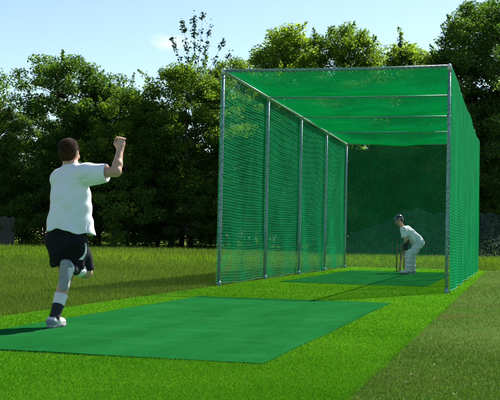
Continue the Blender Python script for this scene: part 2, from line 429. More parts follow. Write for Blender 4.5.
sl, sr = side(0, -1, .7), side(W, 1, 2.1)
net('side_net', sl, int(L / CELL), int(H / CELL), (1, 0, 0), L, H)
net('side_net', sr, int(L / CELL), int(H / CELL), (1, 0, 0), L, H)
def roof(u, v):
    x = -.02 + u * (W + .04); y = v * L
    k = np.clip((v * 4).astype(int), 0, 3); t = v * 4 - k
    s = np.array([.07, .085, .11, .17])[k] * (1 + .25 * np.sin(5 * u + 2.3 * k))
    z = H + .026 - s * (4 * t * (1 - t)) * np.sin(np.pi * u) ** .6 - .012 * np.sin(np.pi * u)
    z = z + .02 * np.sin(x * 4.1 + y * 1.3) * 4 * t * (1 - t)
    return np.stack([x + .02 * np.sin(y * 1.1), y, z], -1)
net('roof_net', roof, int(W / CELL), int(L / CELL), (0, 0, 1), W, L, r=.0046)
def back(u, v):
    x = .02 + u * (W - .04); z = .03 + v * (H - .06)
    y = L + .03 + .10 * np.sin(np.pi * v) * np.sin(np.pi * u) + .03 * np.sin(x * 3 + z)
    return np.stack([x, y, z - .03 * np.sin(np.pi * u) * v], -1)
net('back_net', back, int(W / .036), int(H / .036), (0, 1, 0), W, H, r=.0011)
# border ropes laced round the front posts, along the rails and the bottom hems
for x, fn in ((0, sl), (W, sr)):
    b = MB(); b.tube(fn(np.linspace(0, 1, 90), np.zeros(90)), .006, 6); b.build('hem_rope', rope, cage, True)
    t = np.linspace(0, 1, 560); a = 2 * np.pi * (24 * t + .5 * np.sin(t * 31) + .3 * np.sin(t * 67 + 1))
    b = MB(); b.tube(np.stack([x + (PR + .005) * np.cos(a), (PR + .005) * np.sin(a), .06 + t * (H - .12)], -1), .004, 5)
    b.build('lacing', rope, cage, True)
    t = np.linspace(0, 1, 1500); a = t * 2 * np.pi * 120
    b = MB(); b.tube(np.stack([x + .030 * np.cos(a), t * L, H - .005 + .030 * np.sin(a)], -1), .003, 5)
    b.build('rail_lacing', rope, cage, True)
t = np.linspace(0, 1, 500); a = t * 2 * np.pi * 40
b = MB(); b.tube(np.stack([.05 + t * (W - .1), .033 * np.cos(a), H - .004 + .033 * np.sin(a)], -1), .0045, 5); b.build('rail_lacing', rope, cage, True)
# dark curves added on the left wall as the crossbars' shadow lines
for c, (u0, du) in enumerate(((.236, .016), (.485, .022), (.735, .02), (.118, -.05))):
    v = np.linspace(0, 1, 30)
    b = MB(); b.tube(sl(u0 - du * np.sin(v * 2.2), v) + np.array([-.006, 0, 0]), .006, 5); b.build('shadow_line', rope, cage, True)

# ------------------------------------------------------------------ wicket
wood = simple('stump_wood', (.10, .075, .03), (.14, .105, .045), 30, rough=.5)
wk = thing('wicket', 'wooden wicket of three stumps standing behind the batsman', 'wicket', (1.93, 10.62, MZ))
for k in (-1, 0, 1):
    b = MB(); b.tube([(k * .098, 0, 0), (k * .098, 0, .02), (k * .098, 0, .68), (k * .098, 0, .705), (k * .098, 0, .711)], [.018, .018, .018, .016, .011], 12)
    b.build('stump', wood, wk, True)
b = MB(); b.box((-.15, -.05, 0), (.15, .05, .018)); b.build('base', simple('stump_base', (.05, .05, .05), (.08, .08, .08), 20), wk)

# ------------------------------------------------------------------ people: distance fields turned into one continuous surface
class Field:
    def __init__(s, lo, hi, res):
        s.lo = np.array(lo, np.float32); s.res = res
        s.ax = [np.arange(lo[i], hi[i] + res, res, dtype=np.float32) for i in range(3)]
        s.v = np.full([len(a) for a in s.ax], .5, np.float32)
    def apply(s, fn, lo, hi, k, mode='u'):
        sl = [slice(max(0, int(np.searchsorted(s.ax[i], lo[i]))), max(0, int(np.searchsorted(s.ax[i], hi[i])))) for i in range(3)]
        X = s.ax[0][sl[0]][:, None, None]; Y = s.ax[1][sl[1]][None, :, None]; Z = s.ax[2][sl[2]][None, None, :]
        if 0 in (X.size, Y.size, Z.size): return
        d = fn(X, Y, Z).astype(np.float32); v = s.v[tuple(sl)]
        if mode == 'u':
            if k > 0:
                h = np.maximum(k - np.abs(d - v), 0) / k
                r = np.minimum(d, v) - h * h * k * .25
            else: r = np.minimum(d, v)
        elif mode == 's': r = np.maximum(v, -d)
        elif mode == 'i': r = np.maximum(v, d)
        s.v[tuple(sl)] = r
    def cone(s, a, b, ra, rb, k=.02, mode='u', flat=None):
        a = np.array(a, float); b = np.array(b, float); ab = b - a; l2 = ab @ ab + 1e-9
        m = max(ra, rb) * (1.0) + k + .03
        def fn(X, Y, Z):
            px, py, pz = X - a[0], Y - a[1], Z - a[2]
            t = np.clip((px * ab[0] + py * ab[1] + pz * ab[2]) / l2, 0, 1)
            qx, qy, qz = px - t * ab[0], py - t * ab[1], pz - t * ab[2]
            if flat is not None:
                ax, f = flat; c = (qx * ax[0] + qy * ax[1] + qz * ax[2]) * (f - 1)
                qx, qy, qz = qx + c * ax[0], qy + c * ax[1], qz + c * ax[2]
            return np.sqrt(qx * qx + qy * qy + qz * qz) - (ra + (rb - ra) * t)
        s.apply(fn, np.minimum(a, b) - m, np.maximum(a, b) + m, k, mode)
    def ell(s, c, rad, Rm=np.eye(3), k=.02, mode='u'):
        c = np.array(c, float); rad = np.array(rad, float); m = max(rad) + k + .03
        def fn(X, Y, Z):
            p = (X - c[0], Y - c[1], Z - c[2])
            q = [p[0] * Rm[0][i] + p[1] * Rm[1][i] + p[2] * Rm[2][i] for i in range(3)]
            n = np.sqrt(sum((q[i] / rad[i]) ** 2 for i in range(3)))
            gg = np.sqrt(sum((q[i] / rad[i] ** 2) ** 2 for i in range(3))) + 1e-6
            return n * (n - 1) / gg
        s.apply(fn, c - m, c + m, k, mode)
    def plane(s, c, n, mode='i'):
        """keep the side the normal points away from"""
        n = np.array(n, float); n /= np.linalg.norm(n)
        s.apply(lambda X, Y, Z: (X - c[0]) * n[0] + (Y - c[1]) * n[1] + (Z - c[2]) * n[2], s.lo - 1, s.lo + 99, 0, mode)
    def wrinkle(s, amp, fn):
        X = s.ax[0][:, None, None]; Y = s.ax[1][None, :, None]; Z = s.ax[2][None, None, :]
        s.v = s.v + (amp * fn(X, Y, Z)).astype(np.float32)
    def build(s, name, mat, parent):
        V, F = surface_nets(s.v, s.lo, s.res)
        return obj(name, mesh(name, V, F, True), mat, parent)

def surface_nets(v, lo, res):
    v[[0, -1]] = np.maximum(v[[0, -1]], .01); v[:, [0, -1]] = np.maximum(v[:, [0, -1]], .01); v[:, :, [0, -1]] = np.maximum(v[:, :, [0, -1]], .01)
    s = v < 0
    cnt = np.zeros([d - 1 for d in v.shape], np.int8)
    C = [(i, j, k) for i in (0, 1) for j in (0, 1) for k in (0, 1)]
    for c in C: cnt += s[c[0]:s.shape[0] - 1 + c[0], c[1]:s.shape[1] - 1 + c[1], c[2]:s.shape[2] - 1 + c[2]]
    act = (cnt > 0) & (cnt < 8)
    ids = np.argwhere(act); idx = np.full(act.shape, -1, np.int32); idx[act] = np.arange(len(ids))
    pos = np.zeros((len(ids), 3)); wt = np.zeros(len(ids))
    for a in C:
        for ax in range(3):
            if a[ax]: continue
            b = list(a); b[ax] = 1
            ia = ids + np.array(a); ib = ids + np.array(b)
            va = v[ia[:, 0], ia[:, 1], ia[:, 2]]; vb = v[ib[:, 0], ib[:, 1], ib[:, 2]]
            m = (va < 0) != (vb < 0)
            t = va[m] / (va[m] - vb[m])
            p = np.tile(np.array(a, float), (m.sum(), 1)); p[:, ax] += t
            pos[m] += p; wt[m] += 1
    V = np.asarray(lo) + res * (ids + pos / wt[:, None])
    F = []
    for ax in range(3):
        o1, o2 = (ax + 1) % 3, (ax + 2) % 3
        sa = np.take(s, range(0, s.shape[ax] - 1), ax); sb = np.take(s, range(1, s.shape[ax]), ax)
        e = np.argwhere(sa != sb)
        e = e[(e[:, o1] > 0) & (e[:, o2] > 0) & (e[:, o1] < act.shape[o1]) & (e[:, o2] < act.shape[o2])]
        ins = sa[e[:, 0], e[:, 1], e[:, 2]]
        def cell(d1, d2):
            q = e.copy(); q[:, o1] += d1; q[:, o2] += d2
            return idx[q[:, 0], q[:, 1], q[:, 2]]
        q = np.stack([cell(-1, -1), cell(0, -1), cell(0, 0), cell(-1, 0)], 1)
        q[~ins] = q[~ins][:, ::-1]
        F.append(q)
    return V, np.concatenate(F)

def frame(fwd, up):
    f = np.array(fwd, float); f /= np.linalg.norm(f)
    u = np.array(up, float); u -= f * (u @ f); u /= np.linalg.norm(u)
    r = np.cross(f, u)
    return np.stack([r, f, u], 1)      # columns: right, forward, up

skin = simple('skin', (.50, .26, .165), (.60, .34, .225), 14, rough=.55, bump=.05, bscale=120)
hair_m = simple('brown_hair', (.030, .013, .006), (.065, .030, .014), 60, rough=.7, bump=.3, bscale=90, spec=.12)
white_cloth = simple('white_cotton', (.76, .77, .84), (.83, .84, .89), 5, rough=.85, bump=.55, bscale=11, sheen=.1)
black_cloth = simple('black_shorts_cloth', (.004, .005, .009), (.008, .009, .014), 10, rough=.8, bump=.1, bscale=200, spec=.2)
sock_m = simple('white_sock', (.72, .73, .74), (.8, .8, .8), 60, rough=.9, bump=.3, bscale=200)
band_m = simple('black_ankle_sock', (.008, .008, .012), (.018, .018, .022), 60, rough=.85)
shoe_m = simple('white_shoe_leather', (.55, .54, .50), (.70, .69, .66), 12, rough=.5, bump=.1, bscale=60)
sole_m = simple('grey_rubber_sole', (.22, .24, .25), (.34, .35, .35), 40, rough=.8, bump=.5, bscale=80)
heel_m = simple('heel_shade_grey', (.16, .20, .24), (.24, .28, .32), 20, rough=.6)  # shade on the back of the shoe, put into the colour
eye_m = simple('eye_white', (.6, .6, .6), (.7, .7, .7), 30, rough=.2)

def head_field(Fd, c, fdir, up=(0, 0, 1), s=1.0):
    """head about .235 high; c is its middle"""
    Rm = frame(fdir, up); c = np.array(c)
    q = lambda x, y, z: c + Rm @ (np.array([x, y, z]) * s)
    Fd.ell(q(0, -.012, .028), np.array([.076, .096, .088]) * s, Rm, .0)
    Fd.ell(q(0, .012, -.035), np.array([.064, .078, .075]) * s, Rm, .03)
    Fd.ell(q(0, .058, -.085), np.array([.034, .030, .026]) * s, Rm, .03)     # chin
    Fd.cone(q(0, .082, .012), q(0, .106, -.025), .009 * s, .014 * s, .014)     # nose
    Fd.ell(q(0, .083, .028), np.array([.052, .014, .012]) * s, Rm, .016)     # brow
    for e in (-1, 1):
        Fd.ell(q(e * .031, .094, .010), np.array([.015, .012, .010]) * s, Rm, .008, 's')   # eye socket
        Fd.ell(q(e * .077, -.008, -.008), np.array([.011, .022, .033]) * s, Rm, .006)   # ear
        Fd.ell(q(e * .040, .066, -.028), np.array([.024, .022, .020]) * s, Rm, .02)   # cheek
    Fd.ell(q(0, .092, -.056), np.array([.026, .010, .007]) * s, Rm, .008)     # lips
    Fd.ell(q(0, .100, -.056), np.array([.022, .006, .0022]) * s, Rm, .002, 's')
    return q, Rm
def eyes(q, s, parent):
    for e in (-1, 1):
        b = MB(); n = 8
        c = q(e * .031, .083, .010)
        V = []; Q = []
        for i in range(n + 1):
            for j in range(12):
                a, t = math.pi * i / n, 2 * math.pi * j / 12
                V.append(c + .0115 * s * np.array([math.sin(a) * math.cos(t), math.sin(a) * math.sin(t), math.cos(a)]))
        for i in range(n):
            for j in range(12): Q.append((i*12+j, (i+1)*12+j, (i+1)*12+(j+1) % 12, i*12+(j+1) % 12))
        b.add(V, Q); b.build('eye', eye_m, parent, True)

def shoe(heel, toe, upv, ln, parent, ankle, extra_sole=True, mat_u=None, w=1.0):
    """a trainer: upper and flat sole; heel/toe are the ends of the sole's underside"""
    heel = np.array(heel, float); toe = np.array(toe, float)
    Rm = frame(toe - heel, upv); ln = np.linalg.norm(toe - heel)
    q = lambda x, y, z: heel + Rm @ np.array([x * w, y * ln, z])
    lo = np.minimum(heel, toe) - .16; hi = np.maximum(heel, toe) + .16
    U = Field(lo, hi, .006)
    U.cone(q(0, .14, .055), q(0, .45, .058), .038, .043, .03)
    U.cone(q(0, .45, .052), q(.006, .84, .040), .044, .036, .03)
    U.cone(q(0, .17, .06), ankle + Rm @ np.array([0, 0, .0]), .040, .043, .03)
    U.plane(q(0, 0, .020), Rm @ np.array([0, 0, -1.]))
    top = ankle + Rm @ np.array([0, 0, .02])
    U.plane(top, Rm @ np.array([0, -.25, 1.]))
    up = U.build('shoe', mat_u or shoe_m, parent)
    S_ = Field(lo, hi, .006)
    S_.cone(q(0, .13, .02), q(0, .42, .02), .039, .037, .0)
    S_.cone(q(0, .42, .02), q(.006, .62, .02), .037, .047, .02)
    S_.cone(q(.006, .62, .02), q(.008, .86, .02), .047, .038, .02)
    S_.plane(q(0, 0, .0), Rm @ np.array([0, 0, -1.])); S_.plane(q(0, 0, .027), Rm @ np.array([0, 0, 1.]))
    S_.build('sole', sole_m, up)
    Hc = Field(lo, hi, .006); Hc.v = U.v - .003
    Hc.apply(lambda X, Y, Z: ((X - heel[0]) * Rm[0][1] + (Y - heel[1]) * Rm[1][1] + (Z - heel[2]) * Rm[2][1]) - ln * .24, (-9,) * 3, (9,) * 3, 0, 'i')
    Hc.plane(q(0, 0, .075), Rm @ np.array([0, .2, 1.]))
    Hc.build('heel_shade', heel_m, up)  # grey patch that paints the shaded heel
    lb = MB()
    for i in range(4):
        y = .44 + .085 * i; z = .100 - .012 * i
        lb.tube([q(-.030, y, z - .014), q(-.012, y + .02, z), q(.012, y + .03, z), q(.030, y + .05, z - .016)], .0035, 6)
    lb.build('laces', sock_m, up, True)
    return up

def hand(Fd, wrist, fwd, palm, s=1.0, curl=1.0, side=1, a0=.35, fr=.0088):
    """palm along fwd; palm side faces 'palm'; thumb on side*right"""
    Rm = frame(fwd, -np.array(palm, float)); wr = np.array(wrist, float)
    q = lambda x, y, z: wr + Rm @ (np.array([x * side, y, z]) * s)     # z>0 is the back of the hand
    Fd.ell(q(0, .045, .0), np.array([.039, .050, .016]) * s, Rm, .02)
    Fd.cone(q(0, -.01, 0), q(0, .03, 0), .024 * s, .024 * s, .02)
    for i, (x, l) in enumerate(((-.030, .80), (-.010, .95), (.010, 1.0), (.029, .92))):
        a = [q(x, .083 + .006 * l, .002)]
        ang = -a0 * curl
        p = np.array([x * 1.05, .083 + .006 * l, .002])
        for seg, (ll, da) in enumerate(((.042, .75), (.027, 1.25), (.021, .8))):
            p2 = p + ll * l * np.array([0, math.cos(ang), math.sin(ang)])
            Fd.cone(q(*p), q(*p2), (fr - .0006 * seg) * s, (fr - .0008 * (seg + 1)) * s, .003)
            p = p2; ang -= da * curl
    t0, t1, t2, t3 = (.026, .018, -.006), (.046, .042, -.018), (.040, .068, -.030), (.022, .078, -.040)
    Fd.cone(q(*t0), q(*t1), .014 * s, .0115 * s, .012); Fd.cone(q(*t1), q(*t2), .0105 * s, .0098 * s, .004); Fd.cone(q(*t2), q(*t3), .0098 * s, .008 * s, .003)

# ---------------- bowler (frame: x right in the picture, y away, z up; origin at the planted foot)
def bowler():
    root = thing('person', 'bowler in white T-shirt and black shorts, running with right fist raised', 'person', (.977, -8.635, MZ), YAW)
    A = lambda *p: np.array(p, float)
    neck = A(.122, .0, 1.385); headc = A(.103, .012, 1.520)
    shR, shL = A(.262, -.075, 1.338), A(.010, .085, 1.300)
    elR, wrR = A(.535, -.150, 1.352), A(.548, -.045, 1.545)
    elL, wrL = A(-.022, .20, 1.04), A(.12, .39, 1.06)
    pel = A(.112, .0, .80)
    hipL, hipR = A(.044, .03, .76), A(.172, -.02, .765)
    knL, anL = A(.068, .205, .412), A(.012, .0, .085)
    knR, anR = A(.226, .31, .470), A(.160, -.055, .508)
    sd = A(shR[0] - shL[0], shR[1] - shL[1], 0); sd /= np.linalg.norm(sd); fw = A(-sd[1], sd[0], 0)
    fdir = A(math.sin(.35), math.cos(.35), -.06)
    B = Field((-.2, -.3, .0), (.75, .55, 1.75), .0068)
    q, Rm = head_field(B, headc, fdir)
    B.cone(neck + A(0, 0, -.03), headc + A(0, 0, -.06), .060, .056, .03)
    flat = (fw, 1.45)
    B.cone(A(.118, 0, .90), A(.128, .0, 1.24), .128, .146, .03, flat=flat)
    B.cone(pel, A(.116, 0, .92), .140, .125, .04, flat=(A(0, 1, 0), 1.35))
    B.cone(shL + A(.02, 0, 0), shR - A(.02, 0, 0), .060, .060, .05)
    B.cone(neck, shR, .05, .05, .05); B.cone(neck, shL, .05, .05, .05)
    for s_, e_, w_ in ((shR, elR, wrR), (shL, elL, wrL)):
        B.cone(s_, s_ * .5 + e_ * .5, .056, .048, .03); B.cone(s_ * .5 + e_ * .5, e_, .048, .040, .02)
        B.cone(e_, e_ * .65 + w_ * .35, .038, .041, .03); B.cone(e_ * .65 + w_ * .35, w_, .041, .028, .02)
    for h_, k_, a_ in ((hipL, knL, anL), (hipR, knR, anR)):
        B.cone(h_, k_, .080, .054, .04)
        d = k_ - h_; 
        B.cone(k_, a_, .052, .036, .03)
        c = k_ * .68 + a_ * .32; back = np.cross(np.cross(a_ - k_, h_ - k_), a_ - k_); back = back / (np.linalg.norm(back) + 1e-9)
        B.cone(k_ * .85 + a_ * .15 + back * .012, k_ * .45 + a_ * .55 + back * .010, .050, .042, .03)   # calf
    # feet inside the shoes
    B.cone(anL, anL + A(.025, .085, -.040), .032, .022, .02)
    B.cone(anR, anR + A(-.05, -.06, -.10), .034, .025, .02)
    hand(B, wrR + A(.002, .006, .012), (.06, .10, 1), (-.35, .9, 0), 1.05, 1.1, side=-1, a0=1.15, fr=.0098)
    hand(B, wrL, (.7, .6, .25), (.0, .2, -1), 1.0, .8, side=-1)
    body = B.build('body', skin, root)
    eyes(q, 1.0, body)
    # hair
    Hh = Field(headc - .17, headc + .17, .005)
    Hh.ell(q(0, -.016, .034), (.080, .101, .092), Rm, 0)
    Hh.ell(q(0, -.040, -.030), (.066, .064, .058), Rm, .03)
    Hh.ell(q(0, .105, -.035), (.080, .075, .105), Rm, 0, 's')
    for e in (-1, 1): Hh.ell(q(e * .085, .0, -.035), (.022, .030, .042), Rm, 0, 's')
    Hh.plane(q(0, 0, -.082), Rm @ np.array([0, -.15, -1.]))
    Hh.wrinkle(.0010, lambda X, Y, Z: np.sin(X * 170 + 3 * np.sin(Z * 60)) * np.sin(Y * 150 + 2 * np.sin(X * 90)))
    HV, HF = surface_nets(Hh.v, Hh.lo, Hh.res)
    r_ = np.random.default_rng(4); k = r_.integers(0, len(HV), 9000)
    out_ = HV[k] - q(0, -.03, .0); out_ /= np.linalg.norm(out_, axis=1)[:, None]
    crown_ = HV[k] - q(0, -.07, .11); tan = crown_ - out_ * (crown_ * out_).sum(1)[:, None]; tan /= np.linalg.norm(tan, axis=1)[:, None] + 1e-6
    dr_ = out_ * .20 + tan * 1.0 + r_.normal(0, .13, (9000, 3)); dr_ /= np.linalg.norm(dr_, axis=1)[:, None]
    sd_ = np.cross(dr_, out_); sd_ /= np.linalg.norm(sd_, axis=1)[:, None] + 1e-6
    b0 = HV[k] + r_.normal(0, .002, (9000, 3)) - out_ * .002; ln_ = (.016 + .014 * r_.random(9000))[:, None]
    SV = np.stack([b0 - sd_ * .0011, b0 + sd_ * .0011, b0 + dr_ * ln_], 1).reshape(-1, 3)
    obj('hair', mesh('hair', np.concatenate([HV, SV]), [HF, len(HV) + np.arange(27000).reshape(-1, 3)], True), hair_m, root)
    # T-shirt
    S_ = Field((-.2, -.32, .72), (.6, .42, 1.48), .0065)
    S_.cone(A(.131, .0, .80), A(.130, .0, 1.10), .203, .174, .0, flat=(A(-.2, .98, 0), 1.26))
    S_.cone(A(.124, .0, 1.08), A(.134, .0, 1.25), .166, .158, .05, flat=(fw, 1.32))
    S_.cone(shL + A(.01, 0, -.01), shR + A(-.01, 0, -.005), .076, .074, .06)
    S_.cone(neck + A(0, -.005, -.015), shR, .064, .066, .04); S_.cone(neck + A(0, .0, -.015), shL, .064, .068, .04)
    cuR = shR + (elR - shR) * .69; cuL = shL + (elL - shL) * .82
    S_.cone(shR, cuR + (elR - shR) * .2, .078, .072, .045)
    S_.cone(shR + A(.03, .0, -.03), cuR + A(.0, 0, -.020), .072, .062, .03)      # hanging underside of the sleeve
    S_.cone(shL, cuL + (elL - shL) * .2, .076, .070, .04)
    def folds(X, Y, Z):
        low = np.clip((1.12 - Z) / .25, 0, 1); up = np.clip((Z - 1.12) / .12, 0, 1)
        ridge = lambda t: 1 - 2 * np.abs(np.sin(t)) ** .6
        u = X + .05 * np.sin(7 * Z + 1) + .3 * Y
        return (ridge(13 * u - 5.5 * Z + .9 * np.sin(9 * Z)) * low * .9 + ridge(9 * Z + 7 * X + 5 * Y + .8 * np.sin(6 * X)) * low * .55
                + ridge(17 * (Z - 1.2) - 13 * (X - .2) + .8 * np.sin(8 * Y)) * up * np.clip((X - .1) / .15, 0, 1) * .55
                + .45 * np.sin(40 * X + 26 * Z + 3 * np.sin(9 * Z)) * low + .3 * np.sin(50 * Z - 33 * X + 10 * Y))
    S_.wrinkle(.0095, folds)
    # shoulder yoke seam: a shallow groove
    S_.wrinkle(.005, lambda X, Y, Z: np.exp(-((Z - 1.268 - .12 * (X - .12)) / .006) ** 2) * (Y < .05) * (X < .30))
    dR = (elR - shR) / np.linalg.norm(elR - shR); dL = (elL - shL) / np.linalg.norm(elL - shL)
    S_.apply(lambda X, Y, Z: np.where(X > .33, (X - cuR[0]) * dR[0] + (Y - cuR[1]) * dR[1] + (Z - cuR[2]) * dR[2], -1), (-9,) * 3, (9,) * 3, 0, 'i')
    S_.apply(lambda X, Y, Z: np.where((X < .06) & (Y > .10) & (Z < 1.12) & (Z > 1.0), (X - cuL[0]) * dL[0] + (Y - cuL[1]) * dL[1] + (Z - cuL[2]) * dL[2], -1), (-9,) * 3, (9,) * 3, 0, 'i')
    S_.apply(lambda X, Y, Z: .832 + .030 * np.exp(-((X - .03) / .045) ** 2) - .10 * np.clip(X - .08, 0, .2) + .009 * np.sin(31 * X + 13 * Y) - Z, (-9,) * 3, (9,) * 3, 0, 'i')
    S_.cone(shR, cuR + dR * .1, .058, .062, 0, 's'); S_.cone(shL, cuL + dL * .1, .056, .060, 0, 's')
    S_.cone(A(.131, 0, .72), A(.131, 0, .96), .190, .140, 0, 's', flat=(A(-.2, .98, 0), 1.26))
    S_.cone(neck + A(0, .01, .0), neck + A(-.01, .02, .10), .056, .075, 0, 's')
    S_.build('t_shirt', white_cloth, root)
    # shorts
    Sh = Field((-.2, -.3, .36), (.6, .6, .92), .0068)
    Sh.cone(A(.112, 0, .78), A(.120, 0, .90), .150, .138, 0, flat=(A(0, 1, 0), 1.15))
    Sh.cone(A(.078, .0, .77), A(.138, -.0, .77), .126, .126, .04, flat=(A(0, 1, 0), 1.05))
    eL = hipL + (knL - hipL) * .74; eR = hipR + (knR - hipR) * .84
    Sh.cone(hipL, eL, .106, .104, .05); Sh.cone(hipR + A(-.02, 0, 0), eR, .102, .092, .05)
    Sh.cone(A(.02, -.02, .76), A(.035, .02, .56), .10, .085, .05); Sh.cone(A(.165, -.03, .76), A(.178, .05, .545), .095, .082, .05)
    Sh.wrinkle(.010, lambda X, Y, Z: np.sin(24 * X + 8 * Z + 2 * np.sin(9 * Z)) * np.clip((.80 - Z) / .2, 0, 1) + .6 * np.sin(30 * Z - 18 * X + 12 * Y))
    dl = (knL - hipL) / np.linalg.norm(knL - hipL)
    Sh.apply(lambda X, Y, Z: np.where(X < .128, .525 + .10 * (X - .04) + .008 * np.sin(30 * X) - Z, .495 + .008 * np.sin(34 * X + 9 * Y) - Z), (-9,) * 3, (9,) * 3, 0, 'i')
    Sh.apply(lambda X, Y, Z: Z - .90, (-9,) * 3, (9,) * 3, 0, 'i')
    core = Sh.v.copy()
    Sh.cone(hipL, knL + dl * .1, .090, .094, 0, 's')
    dr = (knR - hipR) / np.linalg.norm(knR - hipR)
    Sh.cone(hipR + dr * .34, knR + dr * .2, .068, .072, 0, 's')
    so = Sh.build('shorts', black_cloth, root)
    St = Field((-.2, -.3, .36), (.6, .6, .92), .0068)
    St.v = np.maximum(core - .0035, -(core + .006))
    St.apply(lambda X, Y, Z: np.maximum(np.abs(Y + .055 - .30 * (.74 - Z) + .016 * np.sin(26 * Z)) - .015, np.maximum(.16 - X, np.maximum(.585 - Z, Z - .735))), (-9,) * 3, (9,) * 3, 0, 'i')
    St.build('stripe', white_cloth, so)
    # socks and shoes
    for k_, a_, heel, toe, upv, t0, t1 in (
            (knL, anL, A(-.020, -.080, .0), A(.062, .165, .0), A(0, 0, 1), .44, .70),
            (knR, anR, A(.098, -.125, .590), A(.094, -.150, .325), A(.42, .90, .08), .45, .74)):
        d = a_ - k_
        rr_ = lambda t: .052 + (.036 - .052) * t
        for nm, m_, a, b in (('sock', sock_m, t0, t1), ('ankle_sock', band_m, t1, 1.06)):
            b_ = MB(); ts = np.linspace(a, b, 9)
            rad = [max(.037, .049 - .018 * (t - .4) / .6) + .011 + (.0025 if i in (0, 8) else 0) + .0012 * math.sin(i * 2.2) for i, t in enumerate(ts)]
            cb = np.cross(np.cross(d, A(0, -1, 0) if d[2] < -.2 else A(0, 0, 1)), d); cb = cb / np.linalg.norm(cb)
            b_.tube([k_ + d * t + cb * .012 * max(0, (1 - t) * 1.2) for t in ts], rad, 20)
            b_.build(nm, m_, root, True)
        shoe(heel, toe, upv, 0, root, a_)
bowler()

# ---------------- batsman (x right in the picture, y away from the photographer, z up)
navy = simple('navy_helmet', (.008, .010, .022), (.014, .016, .032), 10, rough=.22, spec=.7)
flannel = simple('cricket_whites', (.66, .67, .68), (.76, .76, .76), 8, rough=.85, bump=.6, bscale=13)
pad_m = simple('white_pad', (.62, .63, .62), (.74, .74, .72), 14, rough=.6, bump=.1)
glove_m = simple('dark_glove', (.02, .018, .02), (.05, .035, .03), 30, rough=.7)
bat_m = simple('willow_bat', (.28, .13, .05), (.40, .22, .10), 14, rough=.5)
grip_m = simple('bat_grip', (.02, .02, .02), (.04, .04, .04), 40, rough=.8)
strap_m = simple('pad_strap', (.40, .41, .42), (.5, .5, .5), 30, rough=.8)
BL = (2.26, 9.50, MZ)
def batsman():
    A = lambda *p: np.array(p, float)
    root = thing('person', 'batsman in whites, pads and dark helmet, crouched over his bat inside the net', 'person', BL, YAW)
    headc = A(-.272, -.03, 1.335); neck = A(-.195, .0, 1.175)
    shL, shR = A(-.165, -.17, 1.09), A(-.115, .17, 1.10)
    hip = A(.245, .0, .775); hipL, hipR = A(.235, -.10, .76), A(.255, .10, .76)
    knL, knR = A(-.035, -.17, .43), A(.115, .17, .43)
    anL, anR = A(-.060, -.20, .085), A(.125, .20, .085)
    haL, haR = A(-.085, -.035, .73), A(-.110, .0, .645)
    elL, elR = A(-.115, -.20, .84), A(-.06, .19, .86)
    fdir = A(-.55, -.82, -.18)
    B = Field((-.5, -.42, 0), (.5, .42, 1.55), .009)
    q, Rm = head_field(B, headc, fdir)
    B.cone(neck + A(.03, 0, -.03), headc + A(.01, 0, -.05), .058, .056, .03)
    tor = (A(0, 1, 0), .80)
    B.cone(A(.19, 0, .83), A(-.09, 0, 1.07), .095, .10, .04, flat=tor)
    B.cone(shL, shR, .055, .055, .05)
    B.cone(hipL, hipR, .11, .11, .05)
    for s_, e_, w_ in ((shR, elR, haR), (shL, elL, haL)):
        B.cone(s_, e_, .050, .039, .03); B.cone(e_, w_ + A(.0, 0, .04), .040, .028, .02)
    for h_, k_, a_ in ((hipL, knL, anL), (hipR, knR, anR)):
        B.cone(h_, k_, .085, .056, .04); B.cone(k_, a_, .054, .036, .03)
        B.cone(a_, a_ + A(-.14, 0, -.05), .034, .022, .02)
    body = B.build('body', skin, root)
    eyes(q, 1.0, body)
    # shirt
    S_ = Field((-.45, -.42, .62), (.5, .42, 1.28), .008)
    S_.cone(A(.205, 0, .83), A(-.08, 0, 1.06), .142, .142, .0, flat=(A(0, 1, 0), .80))
    S_.cone(shL, shR, .070, .070, .05); S_.cone(neck + A(.02, 0, -.03), A(-.1, 0, 1.06), .062, .10, .04)
    for s_, e_ in ((shL, elL), (shR, elR)): S_.cone(s_, s_ + (e_ - s_) * .62 + A(-.018, 0, -.02), .070, .072, .04)
    S_.cone(A(-.12, -.05, 1.04), A(-.07, .05, .93), .095, .085, .05); S_.cone(A(-.05, 0, 1.03), A(.14, 0, .85), .14, .14, .03)      # loose front
    S_.wrinkle(.006, lambda X, Y, Z: np.sin(26 * X + 20 * Z + 2 * np.sin(9 * Y)) + .7 * np.sin(30 * Z - 24 * X + 14 * Y))
    for s_, e_ in ((shL, elL), (shR, elR)):
        c = s_ + (e_ - s_) * .72; n = (e_ - s_) / np.linalg.norm(e_ - s_)
        S_.apply(lambda X, Y, Z: np.where((Z < c[2] + .05) & (X < -.0) & (np.sign(Y) == np.sign(c[1])) & (np.abs(Y) > .11), (X - c[0]) * n[0] + (Y - c[1]) * n[1] + (Z - c[2]) * n[2], -1), (-9,) * 3, (9,) * 3, 0, 'i')
    S_.plane(A(.27, 0, .79), A(.82, 0, -.66))
    S_.build('shirt', flannel, root)
    # trousers
    T_ = Field((-.2, -.42, .06), (.5, .42, .98), .008)
    T_.cone(hipL + A(0, .02, .0), hipR - A(0, .02, .0), .125, .125, 0); T_.cone(A(.24, -.05, .80), A(.19, -.05, .86), .125, .13, .04); T_.cone(A(.24, .05, .80), A(.19, .05, .86), .125, .13, .04)
    for h_, k_, a_ in ((hipL, knL, anL), (hipR, knR, anR)):
        T_.cone(h_, k_, .108, .078, .04); T_.cone(k_, a_ + A(.01, 0, .03), .076, .064, .03)
    T_.plane(A(.15, 0, .90), A(-.70, 0, .72))
    T_.wrinkle(.006, lambda X, Y, Z: np.sin(34 * Z + 16 * X + 2 * np.sin(10 * Y)) + .6 * np.sin(22 * X - 26 * Y))
    T_.build('trousers', simple('grey_white_trousers', (.50, .53, .56), (.60, .62, .64), 8, rough=.85, bump=.6, bscale=13), root)
